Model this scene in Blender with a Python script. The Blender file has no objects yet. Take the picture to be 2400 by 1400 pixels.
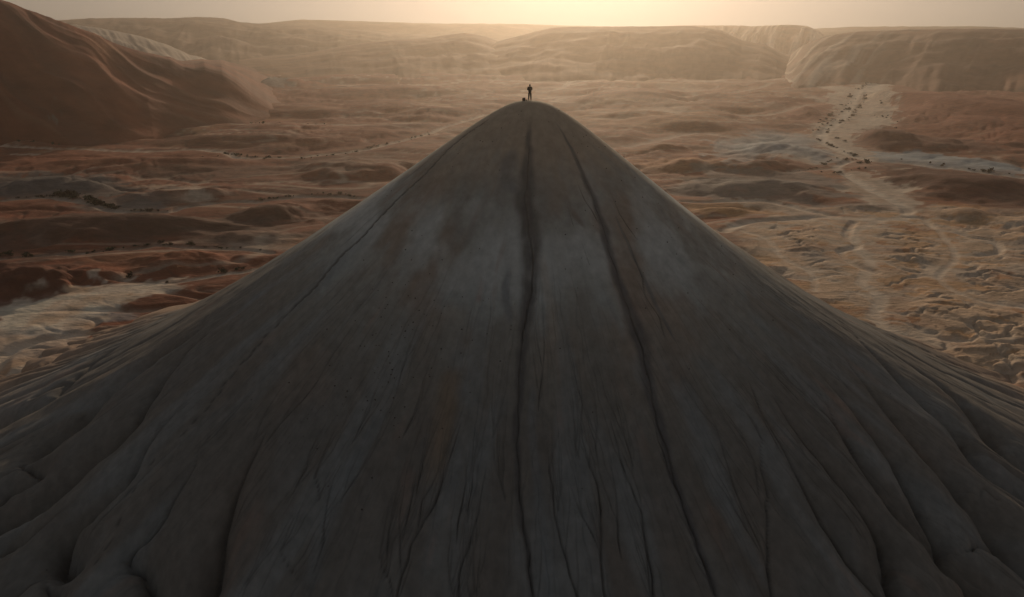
import bpy, math, random
import numpy as np

random.seed(4)
R = math.radians
scene = bpy.context.scene
COL = scene.collection

# ------------------------------------------------------------------ camera
F = 1700.0                       # focal length in photo pixels (photo 2400 x 1400)
PITCH = math.atan(625 / F)       # horizon sits 625 px above the centre
CZ = 50.0                        # drone height above the plain
cam_d = bpy.data.cameras.new('camera')
cam_d.sensor_width = 36
cam_d.lens = F / 2400 * 36
cam_d.clip_start = 0.5
cam_d.clip_end = 30000
cam = bpy.data.objects.new('camera', cam_d)
COL.objects.link(cam)
cam.location = (0, 0, CZ)
cam.rotation_euler = (R(90) - PITCH, 0, 0)
scene.camera = cam

# ------------------------------------------------------------------ light
SUN_EL = R(11.0)
SUN_AZ = R(4.5)                  # to the right of the view direction (+Y)
world = bpy.data.worlds.new('World')
scene.world = world
world.use_nodes = True
wn = world.node_tree
bg = wn.nodes['Background']
sky = wn.nodes.new('ShaderNodeTexSky')
sky.sky_type = 'NISHITA'
sky.sun_disc = False
sky.sun_elevation = SUN_EL
sky.sun_rotation = SUN_AZ
sky.altitude = 300
sky.air_density = 1.0
sky.dust_density = 3.0
sky.ozone_density = 1.0
SKY_SAT = 0.32
hsv = wn.nodes.new('ShaderNodeHueSaturation')
hsv.inputs['Saturation'].default_value = SKY_SAT
# dust in the upper air evens the glow out: c -> c * k / (c + k)
SKY_K = 5.0
kadd = wn.nodes.new('ShaderNodeVectorMath'); kadd.operation = 'ADD'; kadd.inputs[1].default_value = (SKY_K,) * 3
kdiv = wn.nodes.new('ShaderNodeVectorMath'); kdiv.operation = 'DIVIDE'
kmul = wn.nodes.new('ShaderNodeVectorMath'); kmul.operation = 'SCALE'; kmul.inputs['Scale'].default_value = SKY_K
wn.links.new(sky.outputs[0], kadd.inputs[0]); wn.links.new(sky.outputs[0], kdiv.inputs[0]); wn.links.new(kadd.outputs[0], kdiv.inputs[1])
wn.links.new(kdiv.outputs[0], kmul.inputs[0]); wn.links.new(kmul.outputs[0], hsv.inputs['Color'])
wn.links.new(hsv.outputs[0], bg.inputs['Color'])
bg.inputs['Strength'].default_value = 0.100

sl = bpy.data.lights.new('sun', 'SUN')
sl.energy = 2.9
sl.angle = R(1.5)
sl.color = (1.0, 0.77, 0.53)
so = bpy.data.objects.new('sun', sl)
COL.objects.link(so)
# light travels away from the sun: from +Y, elevation SUN_EL
so.rotation_euler = (R(90) - SUN_EL, 0, math.pi - SUN_AZ)

scene.view_settings.view_transform = 'Standard'
scene.view_settings.look = 'None'
scene.view_settings.exposure = -0.5
scene.view_settings.gamma = 1.0
scene.cycles.use_denoising = True
scene.cycles.volume_bounces = 1
scene.cycles.max_bounces = 6

# ------------------------------------------------------------------ numpy noise
rng = np.random.default_rng(11)
_P = rng.permutation(256); _P = np.concatenate([_P, _P, _P])
_A = rng.uniform(0, 2 * np.pi, 256); _GX = np.cos(_A); _GY = np.sin(_A)

def gn(x, y, seed=0):
    x = np.asarray(x, float) + seed * 17.37; y = np.asarray(y, float) - seed * 9.71
    xi = np.floor(x); yi = np.floor(y); fx = x - xi; fy = y - yi
    xi = xi.astype(np.int64) & 255; yi = yi.astype(np.int64) & 255
    u = fx * fx * fx * (fx * (fx * 6 - 15) + 10); v = fy * fy * fy * (fy * (fy * 6 - 15) + 10)
    def g(i, j, dx, dy):
        h = _P[_P[(xi + i) & 255] + ((yi + j) & 255)]
        return _GX[h] * dx + _GY[h] * dy
    a = g(0, 0, fx, fy); b = g(1, 0, fx - 1, fy); c = g(0, 1, fx, fy - 1); d = g(1, 1, fx - 1, fy - 1)
    return ((a + u * (b - a)) * (1 - v) + (c + u * (d - c)) * v) * 1.45

def fbm(x, y, octs=4, seed=0, gain=.5, lac=2.03):
    s = 0; a = 1; f = 1; t = 0
    for o in range(octs):
        s = s + a * gn(x * f, y * f, seed + o * 3.1); t += a; a *= gain; f *= lac
    return s / t

def ridged(x, y, octs=4, seed=0, gain=.5, lac=2.1):
    s = 0; a = 1; f = 1; t = 0
    for o in range(octs):
        s = s + a * (1 - np.abs(gn(x * f, y * f, seed + o * 5.3)) * 2); t += a; a *= gain; f *= lac
    return s / t

def sst(a, b, x):
    t = np.clip((x - a) / (b - a), 0, 1); return t * t * (3 - 2 * t)

# ------------------------------------------------------------------ helpers
CP, SP = math.cos(PITCH), math.sin(PITCH)
def ray(px, py):
    """unit-forward direction of the photo's pixel: x, y(=forward), z"""
    px = np.asarray(px, float); py = np.asarray(py, float)
    u = (px - 1200) / F; v = (700 - py) / F
    return u, CP + v * SP, -SP + v * CP

def P(px, py, z=0.0):
    dx, dy, dz = ray(px, py)
    t = (z - CZ) / dz
    return dx * t, dy * t

def material(name, rough=0.9, spec=0.15):
    m = bpy.data.materials.new(name); m.use_nodes = True
    b = m.node_tree.nodes['Principled BSDF']
    b.inputs['Roughness'].default_value = rough
    b.inputs['Specular IOR Level'].default_value = spec
    return m, m.node_tree, b

def soil_material(name, sx, sy, sz, amt, bump, bscale, coord='Object', lo=0.82, hi=1.2, det=8):
    """colour from the soil attribute, grain and fine relief from noise"""
    m, nt, b = material(name)
    N = nt.nodes.new; L = nt.links.new
    at = N('ShaderNodeAttribute'); at.attribute_name = 'soil'
    if coord == 'Object':
        tc = N('ShaderNodeTexCoord'); src = tc.outputs['Object']
    else:
        ca = N('ShaderNodeAttribute'); ca.attribute_name = coord; src = ca.outputs['Vector']
    mp = N('ShaderNodeMapping'); mp.inputs['Scale'].default_value = (sx, sy, sz); L(src, mp.inputs[0])
    n1 = N('ShaderNodeTexNoise'); n1.inputs['Scale'].default_value = 1; n1.inputs['Detail'].default_value = det
    n1.inputs['Roughness'].default_value = 0.62
    L(mp.outputs[0], n1.inputs['Vector'])
    mr = N('ShaderNodeMapRange'); mr.inputs[1].default_value = .3; mr.inputs[2].default_value = .7
    mr.inputs[3].default_value = lo; mr.inputs[4].default_value = hi
    L(n1.outputs['Fac'], mr.inputs[0])
    vm = N('ShaderNodeVectorMath'); vm.operation = 'SCALE'
    L(at.outputs['Color'], vm.inputs[0]); L(mr.outputs[0], vm.inputs['Scale'])
    L(vm.outputs[0], b.inputs['Base Color'])
    n2 = N('ShaderNodeTexNoise'); n2.inputs['Scale'].default_value = bscale; n2.inputs['Detail'].default_value = 9
    n2.inputs['Roughness'].default_value = .6
    L(mp.outputs[0], n2.inputs['Vector'])
    bp = N('ShaderNodeBump'); bp.inputs['Strength'].default_value = bump; bp.inputs['Distance'].default_value = amt
    L(n2.outputs['Fac'], bp.inputs['Height']); L(bp.outputs[0], b.inputs['Normal'])
    return m

def grid_mesh(name, X, Y, Z, colr, mat, wrap=False, extra=None, smooth=True):
    n, m = X.shape                                  # rows (distance) x columns (azimuth)
    me = bpy.data.meshes.new(name)
    co = np.stack([X, Y, Z], -1).reshape(-1, 3).astype(np.float32)
    i = np.arange(n - 1)[:, None]; j = np.arange(m if wrap else m - 1)[None, :]
    j2 = (j + 1) % m
    q = np.stack([i * m + j + 0 * i, i * m + j2, (i + 1) * m + j2, (i + 1) * m + j], -1).reshape(-1, 4).astype(np.int32)
    me.vertices.add(len(co)); me.vertices.foreach_set('co', co.ravel())
    me.loops.add(q.size); me.loops.foreach_set('vertex_index', q.ravel())
    me.polygons.add(len(q))
    me.polygons.foreach_set('loop_start', np.arange(0, q.size, 4, dtype=np.int32))
    me.polygons.foreach_set('loop_total', np.full(len(q), 4, dtype=np.int32))
    me.polygons.foreach_set('use_smooth', np.full(len(q), smooth))
    a = me.attributes.new('soil', 'FLOAT_COLOR', 'POINT')
    c4 = np.ones((len(co), 4), np.float32); c4[:, :3] = colr.reshape(-1, 3)
    a.data.foreach_set('color', c4.ravel())
    if extra is not None:
        e = me.attributes.new('fall', 'FLOAT_VECTOR', 'POINT')
        e.data.foreach_set('vector', extra.reshape(-1, 3).astype(np.float32).ravel())
    me.update(calc_edges=True)
    me.materials.append(mat)
    o = bpy.data.objects.new(name, me); COL.objects.link(o)
    return o

def mixc(c, col, m):
    return c + (np.asarray(col) - c) * np.clip(m, 0, 1)[..., None]

# soil colours (real-world base colours)
RUST = (0.30, 0.092, 0.042); DRUST = (0.15, 0.056, 0.034); BROWN = (0.21, 0.092, 0.048)
OCHRE = (0.47, 0.24, 0.10); PALE = (0.66, 0.535, 0.41); CREAM = (0.74, 0.62, 0.49)
GREY = (0.20, 0.175, 0.155); BLUE = (0.40, 0.43, 0.425); UMBER = (0.115, 0.07, 0.05)

# ================================================================== THE PLAIN
# polylines of the washes, traced on the plain: (points, half width in m, strength, bed depth)
WASHES = [
 ([(280,301),(330,304),(420,303),(520,296),(600,289),(660,290),(760,291),(830,292),(960,289)], 1.6, .75, .5),
 ([(0,338),(60,345),(140,348),(240,352),(380,353),(460,351),(520,356),(560,367),(620,370),(690,368),(760,362),(850,352),(900,340),(960,325),(1010,311),(1040,298),(1090,283),(1140,268)], 2.0, .7, .6),
 ([(30,362),(90,363)], 1.2, .8, .3),
 ([(-80,476),(0,470),(60,466),(130,463),(165,466),(220,482),(260,492),(320,497),(390,497),(420,488),(470,481),(540,474),(600,474),(640,466),(680,464),(720,459),(780,459),(850,464)], 1.6, .6, .7),
 ([(-80,610),(0,606),(60,602),(130,597),(200,594),(270,585),(330,582),(370,576),(440,577),(500,581),(560,583),(640,592)], .9, .45, .5),
 ([(300,672),(400,663),(470,652),(540,641),(575,637),(620,628)], .8, .8, .3),
 ([(440,118),(520,128),(620,135),(560,150),(500,160)], 16, .55, .3),
 ([(560,176),(600,186),(640,190),(700,196),(760,196)], 4, .45, .5),
 ([(800,198),(880,200),(960,201),(1040,196),(1150,188),(1260,192)], 3.5, .55, .4),
 ([(960,197),(1050,205),(1150,207)], 2.6, .55, .4),
 ([(1060,160),(1160,162),(1300,163),(1420,166)], 5, .45, .3),
 ([(1220,212),(1280,214),(1320,205),(1330,196),(1350,189),(1430,187),(1530,188),(1640,189),(1740,190)], 2.8, .7, .4),
 ([(1270,232),(1330,226),(1300,238)], 3.5, .6, .3),
 ([(1400,262),(1460,262),(1540,256),(1600,268)], 3.6, .55, .4),
 ([(1600,190),(1740,192),(1850,183)], 5, .4, .4),
 ([(1600,228),(1680,222),(1760,210),(1800,200)], 2.4, .5, .4),
 ([(1470,344),(1520,335),(1600,315),(1650,312),(1720,322)], 3.0, .5, .4),
 ([(1640,268),(1720,270),(1800,268),(1880,250),(1900,245)], 2.6, .5, .4),
 ([(2070,165),(2062,185),(2045,200),(2035,215)], 9, .9, .7),
 ([(2015,210),(2000,235),(1990,255),(1975,275),(1950,297),(1925,315),(1935,335),(1975,352),(2020,370),(2060,378),(2140,383),(2220,391),(2300,401),(2400,414),(2500,425)], 3.0, .85, .9),
 ([(1990,375),(1960,392),(1975,405),(2010,425),(2050,448),(2100,475),(2130,492),(2112,510),(2080,516),(1980,512),(1900,511),(1800,516),(1740,522),(1700,540)], 1.8, .9, .8),
 ([(1850,404),(1900,398),(1960,394)], 1.3, .6, .5),
 ([(1960,506),(1900,495),(1850,482),(1790,470),(1720,468),(1650,474),(1600,470)], 1.4, .8, .5),
 ([(2120,508),(2165,512),(2190,535),(2240,545),(2280,556),(2330,566),(2340,590),(2290,600)], 1.0, .7, .5),
 ([(2070,514),(2005,545),(2008,580),(2040,618),(2018,658),(2065,700),(2050,745),(2120,790)], 1.3, .8, .2),
 ([(1740,540),(1800,560),(1830,600),(1900,640),(1910,680)], .8, .6, .15),
 ([(2200,540),(2240,600),(2200,650),(2280,700),(2400,720)], .8, .6, .15),
 ([(2000,520),(1985,550),(2010,575),(1970,590),(2010,620),(2050,640)], 1.2, .5, .5),
]
# pale or coloured patches: px, py, rx, ry (photo pixels), colour, strength
PATCHES = [
 (2010,215,55,16,PALE,.95), (2010,245,72,22,PALE,.95), (2005,275,75,22,PALE,.95), (1985,302,62,20,PALE,.9), (1965,330,50,16,PALE,.85),
 (2010,350,55,14,PALE,.8), (2020,385,75,12,RUST,.7), (2060,440,80,18,PALE,.8), (2080,470,70,18,PALE,.8), (2120,440,70,10,PALE,.5),
 (2130,370,120,9,BLUE,.9), (2260,388,140,11,BLUE,.8), (1840,325,90,22,BLUE,.55), (1830,355,110,24,BLUE,.6), (1740,340,60,18,BLUE,.5), (1880,375,70,14,PALE,.55),
 (1620,384,80,9,OCHRE,.9), (1560,255,60,8,PALE,.35), (2230,495,60,14,BLUE,.7), (2280,500,120,22,OCHRE,.6), (2050,490,120,14,GREY,.7),
 (1700,490,90,12,OCHRE,.7), (1720,440,170,22,GREY,.65), (1600,205,60,8,PALE,.3),
 (110,440,170,26,GREY,.75), (300,480,130,16,GREY,.6), (440,452,70,14,PALE,.4), (470,470,40,6,PALE,.5), (470,430,18,9,PALE,.35),
 (60,250,60,26,BLUE,.4), (620,200,70,12,GREY,.7), (600,190,45,7,PALE,.4), (780,285,120,10,RUST,.6),
 (130,712,190,30,CREAM,.95), (330,676,110,14,CREAM,.8), (60,752,130,26,CREAM,.9), (270,700,60,16,OCHRE,.75), (30,800,90,12,OCHRE,.5), (40,870,60,14,OCHRE,.5), (90,775,80,10,BLUE,.6), (250,740,90,12,BLUE,.5),
 (40,680,120,40,DRUST,.95), (520,400,200,18,UMBER,.5), (300,535,420,30,UMBER,.55), (470,610,110,22,RUST,.6), (200,640,130,20,RUST,.6),
 (2250,430,230,30,DRUST,.9), (2280,270,230,60,RUST,.85), (2090,325,90,18,DRUST,.7), (1900,255,70,26,RUST,.8), (1800,393,110,12,DRUST,.8),
 (300,375,320,20,RUST,.6), (760,240,220,30,RUST,.6), (840,330,170,16,RUST,.6), (1500,280,200,30,OCHRE,.3), (480,135,110,14,PALE,.5), (1230,225,60,10,PALE,.25),
 (1420,160,500,16,OCHRE,.3),
]
# low hills: px, py, rx, ry, height m
MOUNDS = [
 (1895,262,62,24,9), (2330,275,270,75,15), (2100,333,110,22,9), (1800,398,115,12,4.5), (1740,445,180,20,5), (2260,440,260,30,6), (1690,496,120,12,2.5), (2050,494,120,14,2.6), (2240,506,110,20,3.4),
 (1830,362,120,26,6), (1640,392,110,14,5.5), (1500,330,150,25,6), (1620,290,200,26,7), (1500,232,170,18,6), (1700,232,150,18,6),
 (820,402,170,26,6.5), (430,462,150,20,5), (640,506,120,22,5), (840,478,110,16,3), (250,540,380,34,6.5), (560,560,170,16,2.5), (430,620,150,26,3.6), (60,672,130,40,7), (220,648,120,18,3), (600,606,100,14,2),
 (100,440,180,24,6), (330,385,300,16,4), (640,330,260,20,6), (150,330,220,18,4), (850,320,200,18,5), (940,262,220,22,7), (650,262,240,18,6), (1120,240,160,22,6),
 (640,206,90,18,12), (560,222,90,22,12), (880,182,260,12,7), (1300,178,300,10,6), (840,215,220,14,6), (1050,215,120,10,5), (1640,172,300,8,5), (600,300,200,14,3),
]

# areas with a definite outline: pixel polygon, colour, strength, softness m
AREAS = [
 ([(2090,190),(2140,200),(2400,195),(2560,200),(2560,400),(2400,360),(2300,362),(2200,358),(2100,352),(2045,352),(2000,345),(1998,325),(2020,302),(2060,300),(2085,290),(2100,265),(2085,235)], RUST, .8, 5),
 ([(1998,330),(2010,305),(2060,300),(2160,320),(2400,350),(2400,362),(2050,352)], DRUST, .75, 6),
 ([(2040,178),(2075,180),(2090,200),(2088,235),(2102,262),(2090,290),(2060,300),(2020,302),(2000,322),(2000,345),(2050,356),(2090,376),(2120,392),(2060,405),(2000,395),(1965,372),(1930,350),(1905,328),(1902,305),(1930,285),(1950,260),(1958,245),(1935,228),(1960,215),(1985,205),(2015,196)], PALE, .95, 2.5),
 ([(2042,188),(2040,205),(2018,232),(2004,262),(1985,285),(1955,302),(1925,322),(1910,318),(1930,298),(1965,278),(1985,252),(2000,225),(2022,202)], GREY, .6, 1.5),
 ([(1990,368),(2060,378),(2110,382),(2080,402),(1990,400),(1975,388)], RUST, .7, 3),
 ([(2045,354),(2140,358),(2260,372),(2400,392),(2560,400),(2560,428),(2400,412),(2300,402),(2210,390),(2130,380),(2060,374)], BLUE, .85, 2),
 ([(2060,384),(2140,390),(2220,397),(2300,407),(2400,420),(2560,440),(2560,540),(2400,525),(2300,490),(2200,462),(2130,440),(2080,410)], DRUST, .9, 4),
 ([(1985,402),(2040,402),(2060,425),(2120,442),(2150,458),(2155,480),(2125,505),(2100,508),(2060,480),(2020,455),(1955,448),(1985,430)], PALE, .85, 2.5),
 ([(1700,330),(1760,318),(1860,312),(1905,330),(1925,350),(1960,372),(1930,392),(1880,380),(1790,372),(1700,402),(1670,350)], BLUE, .6, 5),
 ([(1790,392),(1850,374),(1920,392),(1900,402),(1780,404)], RUST, .8, 3),
 ([(1600,420),(1700,404),(1960,408),(1990,440),(1950,470),(1800,468),(1600,470)], GREY, .8, 5),
 ([(1640,472),(1700,470),(1790,478),(1900,505),(1800,510),(1640,505)], OCHRE, .8, 3),
 ([(1660,470),(1720,464),(1790,468),(1860,480),(1960,508),(1900,510),(1800,490),(1740,476)], PALE, .7, 1.5),
 ([(1720,520),(1800,508),(1960,508),(2080,512),(2130,508),(2180,530),(2080,522),(1960,528),(1820,530),(1740,560)], PALE, .7, 2.5),
 ([(1840,235),(1935,240),(1955,262),(1940,285),(1890,292),(1840,285)], RUST, .9, 4),
 ([(-60,738),(60,702),(180,672),(330,655),(420,658),(300,700),(270,745),(215,790),(150,840),(60,895),(-60,940)], CREAM, .75, 2.5),
 ([(-60,600),(60,606),(160,620),(230,640),(170,675),(60,706),(-60,742)], DRUST, .95, 2.5),
 ([(-60,415),(60,405),(180,412),(300,430),(330,448),(240,472),(150,455),(-60,462)], (.13,.115,.105), .85, 3),
 ([(270,488),(330,470),(400,488),(400,494),(300,494)], GREY, .7, 2),
 ([(330,435),(380,431),(440,444),(510,468),(470,474),(400,458)], PALE, .55, 2),
 ([(-60,505),(200,505),(300,512),(460,512),(300,520),(-60,518)], (0.38,0.12,0.06), .6, 2),
 ([(-60,520),(300,520),(560,512),(700,530),(640,570),(440,568),(200,585),(-60,596)], (.13,.068,.047), .75, 6),
 ([(540,500),(600,490),(680,502),(690,512),(600,530),(530,528)], UMBER, .6, 3),
 ([(690,385),(790,370),(880,385),(850,420),(700,420)], (.16,.085,.06), .6, 5),
 ([(560,182),(620,180),(680,195),(690,208),(620,212),(560,205)], GREY, .8, 5),
 ([(430,112),(560,122),(640,134),(560,155),(500,165),(440,140)], CREAM, .7, 12),
 ([(1490,374),(1560,370),(1690,374),(1690,392),(1560,396),(1490,388)], (.45,.19,.085), .85, 2),
]
def _ell(px, py, rx, ry):
    x0, y0 = P(px, py); x1, y1 = P(px, max(py - ry, 100)); x2, y2 = P(px, py + ry)
    return float(x0), float((y1 + y2) / 2) * .5 + float(y0) * .5, rx / F * float(y0), abs(float(y1 - y2)) / 2

def polydist(x, y, pts, grow):
    """distance to a polyline in world metres (only near it), flat arrays"""
    d = np.full(x.shape, 1e9)
    for (ax_, ay_), (bx_, by_) in zip(pts[:-1], pts[1:]):
        m = (x > min(ax_, bx_) - grow) & (x < max(ax_, bx_) + grow) & (y > min(ay_, by_) - grow) & (y < max(ay_, by_) + grow)
        if not m.any(): continue
        xx = x[m]; yy = y[m]; vx = bx_ - ax_; vy = by_ - ay_
        t = np.clip(((xx - ax_) * vx + (yy - ay_) * vy) / (vx * vx + vy * vy + 1e-9), 0, 1)
        d[m] = np.minimum(d[m], np.hypot(xx - ax_ - t * vx, yy - ay_ - t * vy))
    return d

WORLD_WASH = []
for pts, hw, st, dep in WASHES:
    X_, Y_ = P([p[0] for p in pts], [p[1] for p in pts])
    # meander: subdivide with noise
    n = len(X_); s = np.linspace(0, n - 1, (n - 1) * 5 + 1)
    def cr(v):                                        # smooth curve through the traced points
        p = np.concatenate([[2 * v[0] - v[1]], v, [2 * v[-1] - v[-2]]]); i = np.minimum(s.astype(int), n - 2); t = s - i
        a, b, c, d = p[i], p[i + 1], p[i + 2], p[i + 3]
        return .5 * (2 * b + (c - a) * t + (2 * a - 5 * b + 4 * c - d) * t * t + (3 * b - a - 3 * c + d) * t ** 3)
    xs = cr(np.asarray(X_, float)); ys = cr(np.asarray(Y_, float))
    w = gn(s * .9, s * 0 + hw, 3) * Y_.mean() * .006
    WORLD_WASH.append((list(zip(xs + w * .6, ys + w * 1.4)), hw, st, dep))
WORLD_AREA = [([(float(a), float(b)) for a, b in zip(*P([p[0] for p in pts], [p[1] for p in pts]))], col, st, so_) for pts, col, st, so_ in AREAS]
WORLD_MOUND = [(_ell(a, b, c, d), h * .62) for a, b, c, d, h in MOUNDS]
WORLD_PATCH = [(_ell(a, b, c, d), col, s) for a, b, c, d, col, s in PATCHES]
BX, BY, BRX, BRY = _ell(2150, 650, 560, 200)          # badlands at the right
BY, BRY = 150.0, 62.0
BX, BRX = 120.0, 75.0

def cyw(pts): return sum(p[1] for p in pts) / len(pts)

def badland_mask(x, y):
    q = np.hypot((x - BX) / BRX, (y - BY) / BRY) + gn(x / 18, y / 18, 41) * .25
    return 1 - sst(.85, 1.1, q)

def badland_field(x, y):
    wx = x + 3.4 * fbm(x / 9, y / 9, 3, 21) * 2; wy = y + 3.0 * fbm(x / 9 + 40, y / 9, 3, 23) * 2
    a = 1 - np.abs(gn(wx / 17, wy / 9, 5)) * 2.6              # meandering creek network (ridge at 1)
    b = 1 - np.abs(gn(wx / 7.5, wy / 4.2, 8)) * 2.4
    c = 1 - np.abs(gn(wx / 3.6, wy / 1.9, 9)) * 2.4
    return a, b, c

def plain(x, y, want_color=False):
    shp = x.shape; x = x.ravel(); y = y.ravel()
    d = np.hypot(x, y)
    wx = x + 14 * gn(x / 60, y / 60, 1); wy = y + 14 * gn(x / 60, y / 60, 2)
    k = np.clip(d / 300, .35, 2.2)
    h = 2.6 * k * fbm(wx / 95, wy / 62, 5, 4, .46) + .55 * fbm(wx / 26, wy / 16, 4, 7) * np.clip(1.4 - d / 900, .3, 1)
    h += 1.0 * k * (ridged(wx / 75, wy / 42, 4, 31) - .45)
    h += .12 * ridged(wx / 5, wy / 4, 2, 6) * (d < 450)
    near = (d < 900)
    n1 = 1 - np.abs(gn(wx / 48, wy / 24, 301)) * 3.2; n2 = 1 - np.abs(gn(wx / 19, wy / 11, 305)) * 3.2
    zone = sst(-.25, .3, gn(x / 130, y / 90, 321)); notch = (.9 * sst(.6, 1, n1) + .3 * sst(.7, 1, n2) * near) * (.25 + .75 * zone)
    h += .35 * (fbm(wx / 9, wy / 6, 3, 309)) * near * zone
    mh = np.zeros_like(h)
    for (cx, cy, ex, ey), H in WORLD_MOUND:
        m = (np.abs(x - cx) < ex * 1.9) & (np.abs(y - cy) < ey * 1.9)
        xx = x[m]; yy = y[m]
        q = np.hypot((xx - cx) / ex, (yy - cy) / ey) + .34 * gn(xx / ex * 1.5, yy / ey * 1.3, H) + .16 * gn(xx / ex * 3.4, yy / ey * 3, H + 3) + .05 * gn(xx / ex * 8, yy / ey * 8, H + 3)
        g = H * (1 - sst(.05, 1.25, q)) ** 1.15
        g *= 1 - .16 * (ridged(xx / ex * 3, yy / ey * 3, 3, H + 9)) * sst(.3, .8, q)
        mh[m] = np.maximum(mh[m], g)
    h = h * (1 - .5 * sst(0, 4, mh)) + mh
    h -= notch
    bm = badland_mask(x, y)
    a, b, c = (np.zeros_like(h) for _ in range(3))
    mm = bm > 0.001
    if mm.any():
        a[mm], b[mm], c[mm] = badland_field(x[mm], y[mm])
    tf_ = 6.0 * fbm((x + 9 * gn(x / 26, y / 18, 25)) / 34, (y + 7 * gn(x / 22, y / 16, 26)) / 17, 5, 14, .52) + .10 * (y - 150) / 10
    lev = np.floor(tf_); frac = tf_ - lev
    bh = .42 * (lev + .35 * frac + .65 * sst(.8, 1, frac)) * (.5 + .5 * sst(-.3, .3, gn(x / 40, y / 30, 15))) + .3 - .7 * sst(.72, .97, a) - .18 * sst(.85, 1, b)
    h = h * (1 - bm) + bh * bm
    washm = np.zeros_like(h)
    bedm = np.zeros_like(h)
    for pts, hw, st, dep in WORLD_WASH:
        cy = np.mean([p[1] for p in pts]); g = max(hw * 7, 9)
        dd = polydist(x, y, pts, g)
        nz = 1 + .5 * gn(x / (hw * 3), y / (hw * 3), 12)
        flat = 1 - sst(hw * 1.2, hw * 6 + 3, dd)
        h = h * (1 - flat * .9) - dep * (1 - sst(hw * .3, hw * 1.5, dd))
        washm = np.maximum(washm, st * (1 - sst(hw * .6 * nz, hw * 1.5 * nz, dd)))
        bedm = np.maximum(bedm, (1 - sst(hw * 2, hw * 5, dd)) * st)
    # flats where the valley floor is
    for (cx, cy, ex, ey), col, s in WORLD_PATCH:
        if col in (PALE, CREAM):
            q = np.hypot((x - cx) / ex, (y - cy) / ey)
            h = h * (1 - .75 * s * (1 - sst(.6, 1.3, q)))
    if not want_color:
        return h.reshape(shp)
    n1c, n2c = n1, n2
    c0 = np.empty(x.shape + (3,)); c0[:] = RUST
    n1 = fbm(wx / 120, wy / 50, 4, 51); n2 = fbm(wx / 36, wy / 16, 4, 55); n3 = fbm(wx / 60, wy / 26, 5, 58)
    c0 = mixc(c0, BROWN, sst(.0, .5, n1) * .8); c0 = mixc(c0, DRUST, sst(0, .4, n2) * .8)
    c0 = mixc(c0, GREY, sst(.18, .5, n3) * .25); c0 = mixc(c0, OCHRE, sst(.05, .5, fbm(wx / 40, wy / 22, 4, 61)) * .45)
    right = sst(0, 160, x)
    c0 = mixc(c0, OCHRE, .12 * right)
    c0 = mixc(c0, DRUST, .5 * (1 - sst(-60, 20, x)) * (1 - sst(200, 520, d)))
    c0 = mixc(c0, PALE, .5 * sst(.72, 1, n1c) * sst(-.1, .3, gn(x / 50, y / 40, 311)))
    c0 = mixc(c0, UMBER, .5 * sst(.8, 1, n2c) * (d < 700))
    # thin pale crests and runnels, following contour-like lines
    ln = 1 - np.abs(gn(wx / 70, wy / 20, 71)) * 9
    c0 = mixc(c0, PALE, np.clip(ln, 0, 1) * .5 * sst(-.05, .35, gn(x / 60, y / 40, 73)))
    ln = 1 - np.abs(gn(wx / 30, wy / 9, 76)) * 7
    c0 = mixc(c0, PALE, np.clip(ln, 0, 1) * .35 * sst(0, .4, gn(x / 45, y / 30, 78)) * (d < 600))
    for (cx, cy, ex, ey), col, s in WORLD_PATCH:
        m = (np.abs(x - cx) < ex * 1.8) & (np.abs(y - cy) < ey * 1.8)
        xx = x[m]; yy = y[m]
        q = np.hypot((xx - cx) / ex, (yy - cy) / ey) + .34 * fbm(xx / ex * 1.6, yy / ey * 1.6, 4, cx * .1) + .12 * gn(xx / ex * 7, yy / ey * 5, 4)
        c0[m] = mixc(c0[m], col, s * (1 - sst(.72, 1.12, q)))
    for pts, col, st, soft in WORLD_AREA:
        ar = np.array(pts + pts[:1]); g = soft * 3
        m = (x > ar[:, 0].min() - g) & (x < ar[:, 0].max() + g) & (y > ar[:, 1].min() - g) & (y < ar[:, 1].max() + g)
        xx = x[m]; yy = y[m]; k = soft * 1.9
        wxx = xx + k * fbm(xx / (soft * 3), yy / (soft * 3), 4, 201) * 2.2; wyy = yy + k * fbm(xx / (soft * 3), yy / (soft * 3), 4, 207) * 3
        ins = np.zeros(xx.shape, bool)
        for (ax_, ay_), (bx_, by_) in zip(ar[:-1], ar[1:]):
            if ay_ == by_: continue
            ins ^= ((ay_ > wyy) != (by_ > wyy)) & (wxx < (bx_ - ax_) * (wyy - ay_) / (by_ - ay_) + ax_)
        dd = np.minimum(polydist(wxx, wyy, ar.tolist(), g), g)
        sd = np.where(ins, -dd, dd)
        am = st * (1 - sst(-soft * .5, soft * .5, sd)) * (.9 + .25 * gn(xx / 9, yy / 7, 211))
        c0[m] = mixc(c0[m], col, am)
        if col is CREAM: c0[m] = mixc(c0[m], OCHRE, am * sst(.0, .4, fbm(xx / 9, yy / 12, 5, 227)) * .7)
        if col is PALE:                       # braided threads of brown silt
            kx = 1.6 if cyw(pts) > 200 else .8
            br = 1 - np.abs(gn((xx + 5 * gn(xx / 12, yy / 20, 221)) / (4.5 * kx), yy / (15 * kx), 223)) * 3.0
            c0[m] = mixc(c0[m], (.26, .17, .12), am * sst(.45, .95, br) * .3)
            c0[m] = mixc(c0[m], OCHRE, am * sst(.0, .4, fbm(xx / 14, yy / 18, 4, 225)) * .3)
    c0 = mixc(c0, BROWN, bedm * .2)
    c0 = mixc(c0, CREAM, washm * (.8 + .35 * gn(x / 7, y / 5, 91)))
    bc = np.empty(x.shape + (3,)); bc[:] = (0.62, 0.38, 0.21)
    bc = mixc(bc, (0.48, 0.235, 0.115), sst(-.05, .4, fbm(x / 16, y / 10, 4, 81)))
    bc = mixc(bc, (.42, .36, .30), sst(.05, .4, fbm(x / 11, y / 8, 4, 84)) * .7)
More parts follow.
